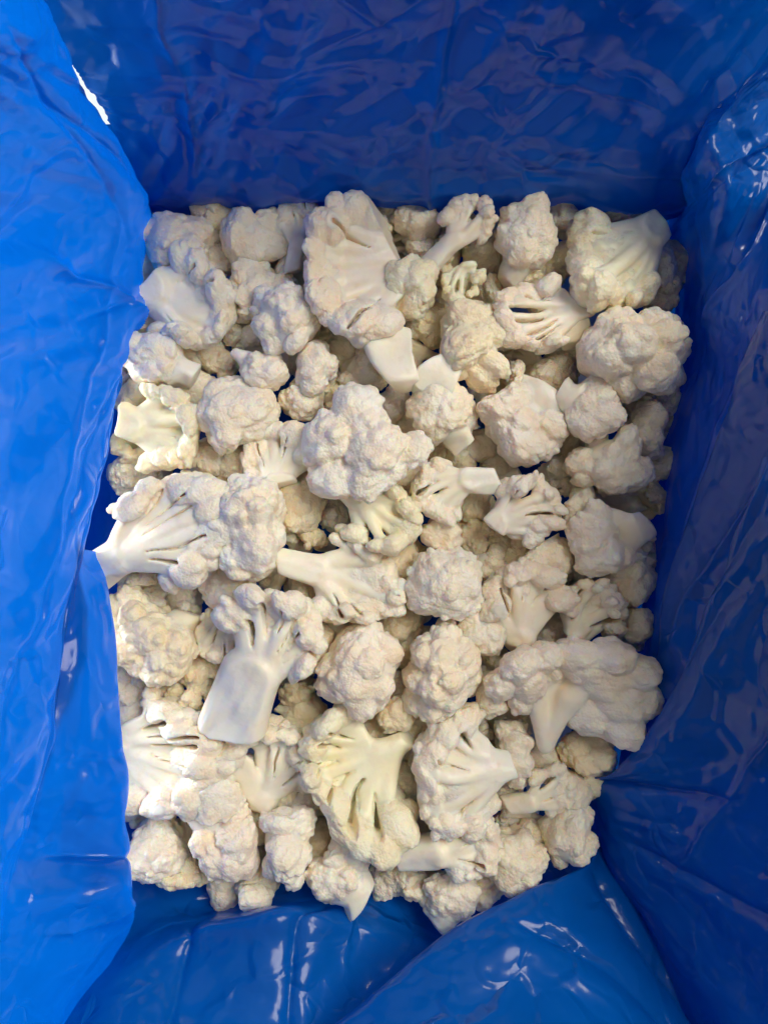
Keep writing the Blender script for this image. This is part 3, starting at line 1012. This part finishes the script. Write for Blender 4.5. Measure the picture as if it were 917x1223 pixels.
# ---- far right
F_(497, 262, 'dome', 90, 64, 52, -14, 'c', "dark floret at the far wall right of the largest fan-shaped slice", n=9)
F_(545, 281, 'cut', 236, 74, 112, 4, 'p', "pinkish floret with a round hole in the far row", at=.16, n=10, cov=95, nk="round-holed floret")
F_(620, 290, 'side', 250, 86, 100, -4, 'c', "floret with overhanging cap in the far row, left of the green-tinged slice", tilt=25, nk="overhanging cap")
F_(731, 309, 'cut', 38, 142, 148, 8, 'g', "green-tinged fan slice in the far right corner, stalk to the corner", n=18, at=.12, stalk=.34, thick=.6, cov=88, nk="green-tinged fan")
F_(786, 318, 'dome', 0, 40, 60, -14, 'c', "small bit showing behind the green-tinged fan slice at the right wall", n=7, buds=8)
F_(488, 360, 'side', 240, 78, 104, -3, 'g', "cream floret right of the largest fan-shaped slice's foot", tilt=30, nk="cream floret")
F_(551, 340, 'cut', 80, 58, 58, -2, 'g', "small open floret above the long drop-shaped one", at=.2, n=8)
F_(562, 408, 'dome', 270, 86, 124, 2, 'y', "long drop-shaped floret tapering downwards, above the pair of stem pieces", n=15, tilt=20, nk="drop-shaped floret")
F_(640, 376, 'cut', 18, 102, 106, 4, 'p', "white slice with two short arms left of the big round floret", n=11, at=.10, stalk=.3, nk="two-armed slice")
F_(471, 428, 'chunk', 100, 50, 78, 9, 'w', "left one of the two smooth white stem pieces side by side", nk="stem pieces")
F_(525, 453, 'chunk', 62, 48, 76, 8, 'w', "right one of the two smooth white stem pieces side by side")
F_(763, 426, 'dome', 210, 132, 126, 6, 'c', "biggest round floret, at the right wall below the green-tinged slice", n=13, lob=1.1, tilt=12, nk="biggest round floret")
F_(683, 391, 'chunk', 20, 46, 44, -8, 'c', "small square stem piece under the two-armed slice")
F_(540, 512, 'side', 300, 88, 138, 0, 'c', "triangular floret right of the tall upright one, tip pointing up", n=10, tilt=5, roll=20, nk="triangular floret")
F_(548, 580, 'cut', 12, 80, 118, 6, 'w', "floret with a white knuckled stalk pointing right, below the triangular one", n=10, at=.2, nk="knuckled stalk")
F_(614, 505, 'side', 35, 112, 104, 4, 'p', "grainy floret with its smooth stalk side turned to the right wall", tilt=25, stalk=.5, nk="grainy floret")
F_(692, 474, 'side', 135, 78, 124, 4, 'p', "floret with smooth grey stalk above and grainy head below, left of the biggest round one", stalk=.5, tilt=15, nk="grey-stalked floret")
F_(733, 553, 'dome', 0, 102, 88, 0, 'c', "daisy-like floret with rays below the biggest round one", n=17, deep=.6, tilt=5, nk="daisy-like floret")
F_(772, 517, 'dome', 0, 52, 78, -14, 'c', "dark floret squeezed between the daisy-like one and the right wall", n=9)
F_(636, 610, 'cut', 205, 92, 92, 6, 'p', "white ragged slice below the grainy floret, right of centre", n=10, at=.16, nk="ragged slice")
F_(531, 637, 'side', 250, 60, 44, -4, 'c', "tiny mushroom-like floret standing above the smooth round one", n=8, stalk=.3)
F_(531, 696, 'dome', 240, 98, 96, 8, 'w', "smooth fine-grained round floret right of the antler-like slice", n=8, lob=1.12, buds=20, bud=.8, tilt=15, nk="fine-grained round floret")
F_(737, 640, 'side', 32, 86, 124, 3, 'p', "floret with a wedge-shaped stalk pointing up to the right wall", stalk=.5, tilt=12, nk="wedge-stalked floret")
F_(693, 612, 'dome', 0, 48, 66, -6, 'c', "small floret between the ragged slice and the wedge-stalked one", n=9)
F_(658, 672, 'side', 100, 68, 54, -6, 'c', "shaded floret above the upright mushroom-shaped slice", n=9)
F_(632, 730, 'cut', 262, 112, 118, 8, 'p', "upright mushroom-shaped slice with a thick stalk, right of centre", n=12, at=.06, stalk=.34, cov=88, nk="mushroom-shaped slice")
F_(578, 754, 'dome', 0, 66, 70, 2, 'w', "small bright floret left of the mushroom-shaped slice", n=9)
F_(708, 733, 'cut', 230, 90, 84, 2, 'c', "half-dome slice right of the mushroom-shaped one", n=13, at=.10, cov=85, stalk=.3, nk="half-dome slice")
F_(750, 682, 'dome', 0, 58, 84, -10, 'c', "dim floret at the right wall under the wedge-stalked one", n=11)
F_(761, 747, 'dome', 0, 36, 52, -8, 'c', "small lump at the right wall beside the half-dome slice", n=7, buds=9)
F_(525, 797, 'dome', 210, 102, 118, 6, 'c', "walnut-like bumpy floret in the lower middle", n=17, tilt=12, nk="walnut-like floret")
F_(682, 830, 'dome', 256, 180, 136, 8, 'p', "broad two-headed floret at the lower right seen from its forked underside", tilt=3, deep=.6, core=.1, buds=16, bud=1.2, seed=77, stalk=.1,
   lobes=((-.62, .50, .45, .32), (-.80, .12, .25, .26), (-.30, .60, .40, .28), (.10, .62, .40, .30), (.46, .62, .45, .32), (.78, .34, .40, .30), (.84, -.12, .25, .28), (.64, -.52, .1, .26), (.44, .20, .25, .36), (-.46, .16, .30, .30), (.32, -.42, .0, .28), (-.08, .30, .0, .26), (.62, -.12, .25, .34), (.20, .40, .45, .26), (-.5, -.15, .05, .24)),
   stems=((-.18, -.90, .0, .10, -.36, .0, .25, .15), (-.14, -.88, .0, .11, .10, -.15, .25, .15), (.10, -.15, .25, .14, .30, .15, .4, .16), (-.16, -.75, -.2, .14, -.12, .1, -.1, .2)),
   nk="two-headed floret")
# ---- lower right
F_(546, 914, 'cut', 8, 152, 126, 8, 'w', "big holed slice at the lower middle, cut face up", n=18, at=.12, stalk=.26, cov=105, thick=.6, nk="big holed slice")
F_(615, 898, 'dome', 0, 54, 88, -4, 'c', "floret half hidden right of the big holed slice", n=10)
F_(642, 948, 'cut', 200, 66, 92, -2, 'c', "small smooth slice right of the big holed one", at=.12, n=9, nk="small smooth slice")
F_(708, 900, 'dome', 0, 70, 60, -14, 'y', "brownish dim floret under the broad two-headed one at the right", n=9)
F_(683, 948, 'dome', 0, 44, 48, -12, 'c', "tiny floret near the crease of the right liner sheet", n=7, buds=9)
F_(680, 1000, 'dome', 0, 68, 72, -8, 'c', "floret in the lower right corner of the heap", n=10, nk="lower right corner floret")
F_(535, 1012, 'cut', 197, 92, 144, 2, 'w', "floret with small holes and a smooth stalk pointing left at the near edge", n=13, at=.18, stalk=.42, nk="left-pointing stalk")
F_(615, 1025, 'dome', 0, 84, 72, -8, 'c', "rounded floret at the near edge left of the corner one", n=12, nk="near-edge round floret")
F_(538, 1074, 'side', 238, 66, 84, -10, 'w', "lowest floret with its stalk pointing down to the diagonal fold", n=9, stalk=.5)
F_(588, 832, 'dome', 0, 38, 58, 0, 'c', "little floret between the walnut-like and the two-headed ones", n=7, buds=9)
F_(470, 862, 'side', 250, 46, 66, -4, 'y', "thin stalked bit above the big greenish yellow floret", n=7)

# ---- second and third layer that show in the gaps: turned copies of the florets above
POLY = np.array([(165, 262), (480, 250), (780, 256), (812, 400), (785, 560), (765, 720), (745, 880), (690, 960), (690, 1010),
                 (620, 1040), (545, 1070), (400, 1050), (300, 1066), (165, 1035), (160, 850), (140, 760), (140, 640), (160, 520), (160, 420)], float)


def inside(x, y):
    r = np.zeros(np.broadcast(x, y).shape, bool)
    for (x0, y0), (x1, y1) in zip(POLY, np.roll(POLY, -1, 0)):
        c = ((y0 > y) != (y1 > y)) & (x < (x1 - x0) * (y - y0) / (y1 - y0 + 1e-9) + x0)
        r ^= c
    return r


CELL = 3.0
ZB = np.full((int(IH / CELL) + 1, int(IW / CELL) + 1), -1.0)


def splat(root, write=True):
    """project the thing's points on the picture; returns how many of the cells it would be seen in"""
    M = np.array(root.matrix_basis)
    pts = []
    for ch in root.children:
        co = np.empty(len(ch.data.vertices) * 3, np.float32)
        ch.data.vertices.foreach_get("co", co)
        pts.append(co.reshape(-1, 3))
    p = np.concatenate(pts) @ M[:3, :3].T + M[:3, 3]
    k = MM * (H - p[:, 2]) / H
    x = np.clip((p[:, 0] / k + IW / 2) / CELL, 0, ZB.shape[1] - 1).astype(int)
    y = np.clip((IH / 2 - p[:, 1] / k) / CELL, 0, ZB.shape[0] - 1).astype(int)
    vis = p[:, 2] > ZB[y, x] + 0.001
    n = len(np.unique(y[vis] * 10000 + x[vis]))
    if write:
        np.maximum.at(ZB, (y, x), p[:, 2])
    return n


TOPS = [o for o in COL.objects if o.get("label") and o.get("group")]
for o in TOPS:
    splat(o)
TOPPX = [((o.matrix_basis.translation.x / (MM * (H - o.matrix_basis.translation.z) / H)) + IW / 2,
          IH / 2 - (o.matrix_basis.translation.y / (MM * (H - o.matrix_basis.translation.z) / H)), o.get("nick")) for o in TOPS]
USED = set()


def gap_label(x, y, word):
    c = sorted(((tx - x) ** 2 + (ty - y) ** 2, nk) for tx, ty, nk in TOPPX if nk)
    nk = [b for a, b in c[:9]]
    for i in range(1, len(nk)):
        for j in range(i):
            t = "%s between the %s and the %s" % (word, nk[j], nk[i])
            if t not in USED:
                USED.add(t)
                return t


rng = np.random.RandomState(5)


def filler(x, y, z, size, word, group):
    ms, sz = LIB[rng.randint(len(LIB))]
    Q, _ = np.linalg.qr(rng.normal(size=(3, 3)))
    if np.linalg.det(Q) < 0:
        Q[:, 0] *= -1
    if Q[2, 2] < -0.3:                       # curd rather up than down
        Q[:, 1:] *= -1
    Q = Q * min(1.3, max(0.5, size / sz))
    o = place("cauliflower_floret", ms, x, y, z, Q.tolist(), 'cyw'[rng.randint(3)], "", group)
    if splat(o, False) < 7:                 # nothing of it shows: leave it out
        for ch in list(o.children):
            bpy.data.objects.remove(ch)
        bpy.data.objects.remove(o)
        return None
    splat(o)
    o["label"] = gap_label(x, y, word)
    return o


GX, GY = np.meshgrid(np.arange(ZB.shape[1]) * CELL, np.arange(ZB.shape[0]) * CELL)
IN = inside(GX, GY)
for rnd in range(110):
    open_ = IN & (ZB < -0.034)
    if not open_.any():
        break
    sm = open_.astype(float)                 # widest opening first
    for k in range(4):
        sm = (sm + np.roll(sm, 1, 0) + np.roll(sm, -1, 0) + np.roll(sm, 1, 1) + np.roll(sm, -1, 1)) / 5 * open_
    j = np.argmax(sm)
    x, y = GX.ravel()[j], GY.ravel()[j]
    if sm.max() < 0.12:
        break
    o = filler(x, y, -0.026 + rng.uniform(-.004, .003), rng.uniform(30, 42), "shaded floret lying lower", "florets in the second layer")
    if o is None:
        ZB[int(y / CELL), int(x / CELL)] = -0.03
for jy, py in enumerate(np.arange(262, 1080, 50)):
    for px in np.arange(166 + (27 if jy % 2 else 0), 806, 54):
        x, y = px + rng.uniform(-12, 12), py + rng.uniform(-12, 12)
        if inside(np.array(x), np.array(y)):
            filler(x, y, -0.048, 46, "dim floret deep down", "florets buried under the upper layers")
for o in TOPS:
    if o.get("nick"):
        del o["nick"]
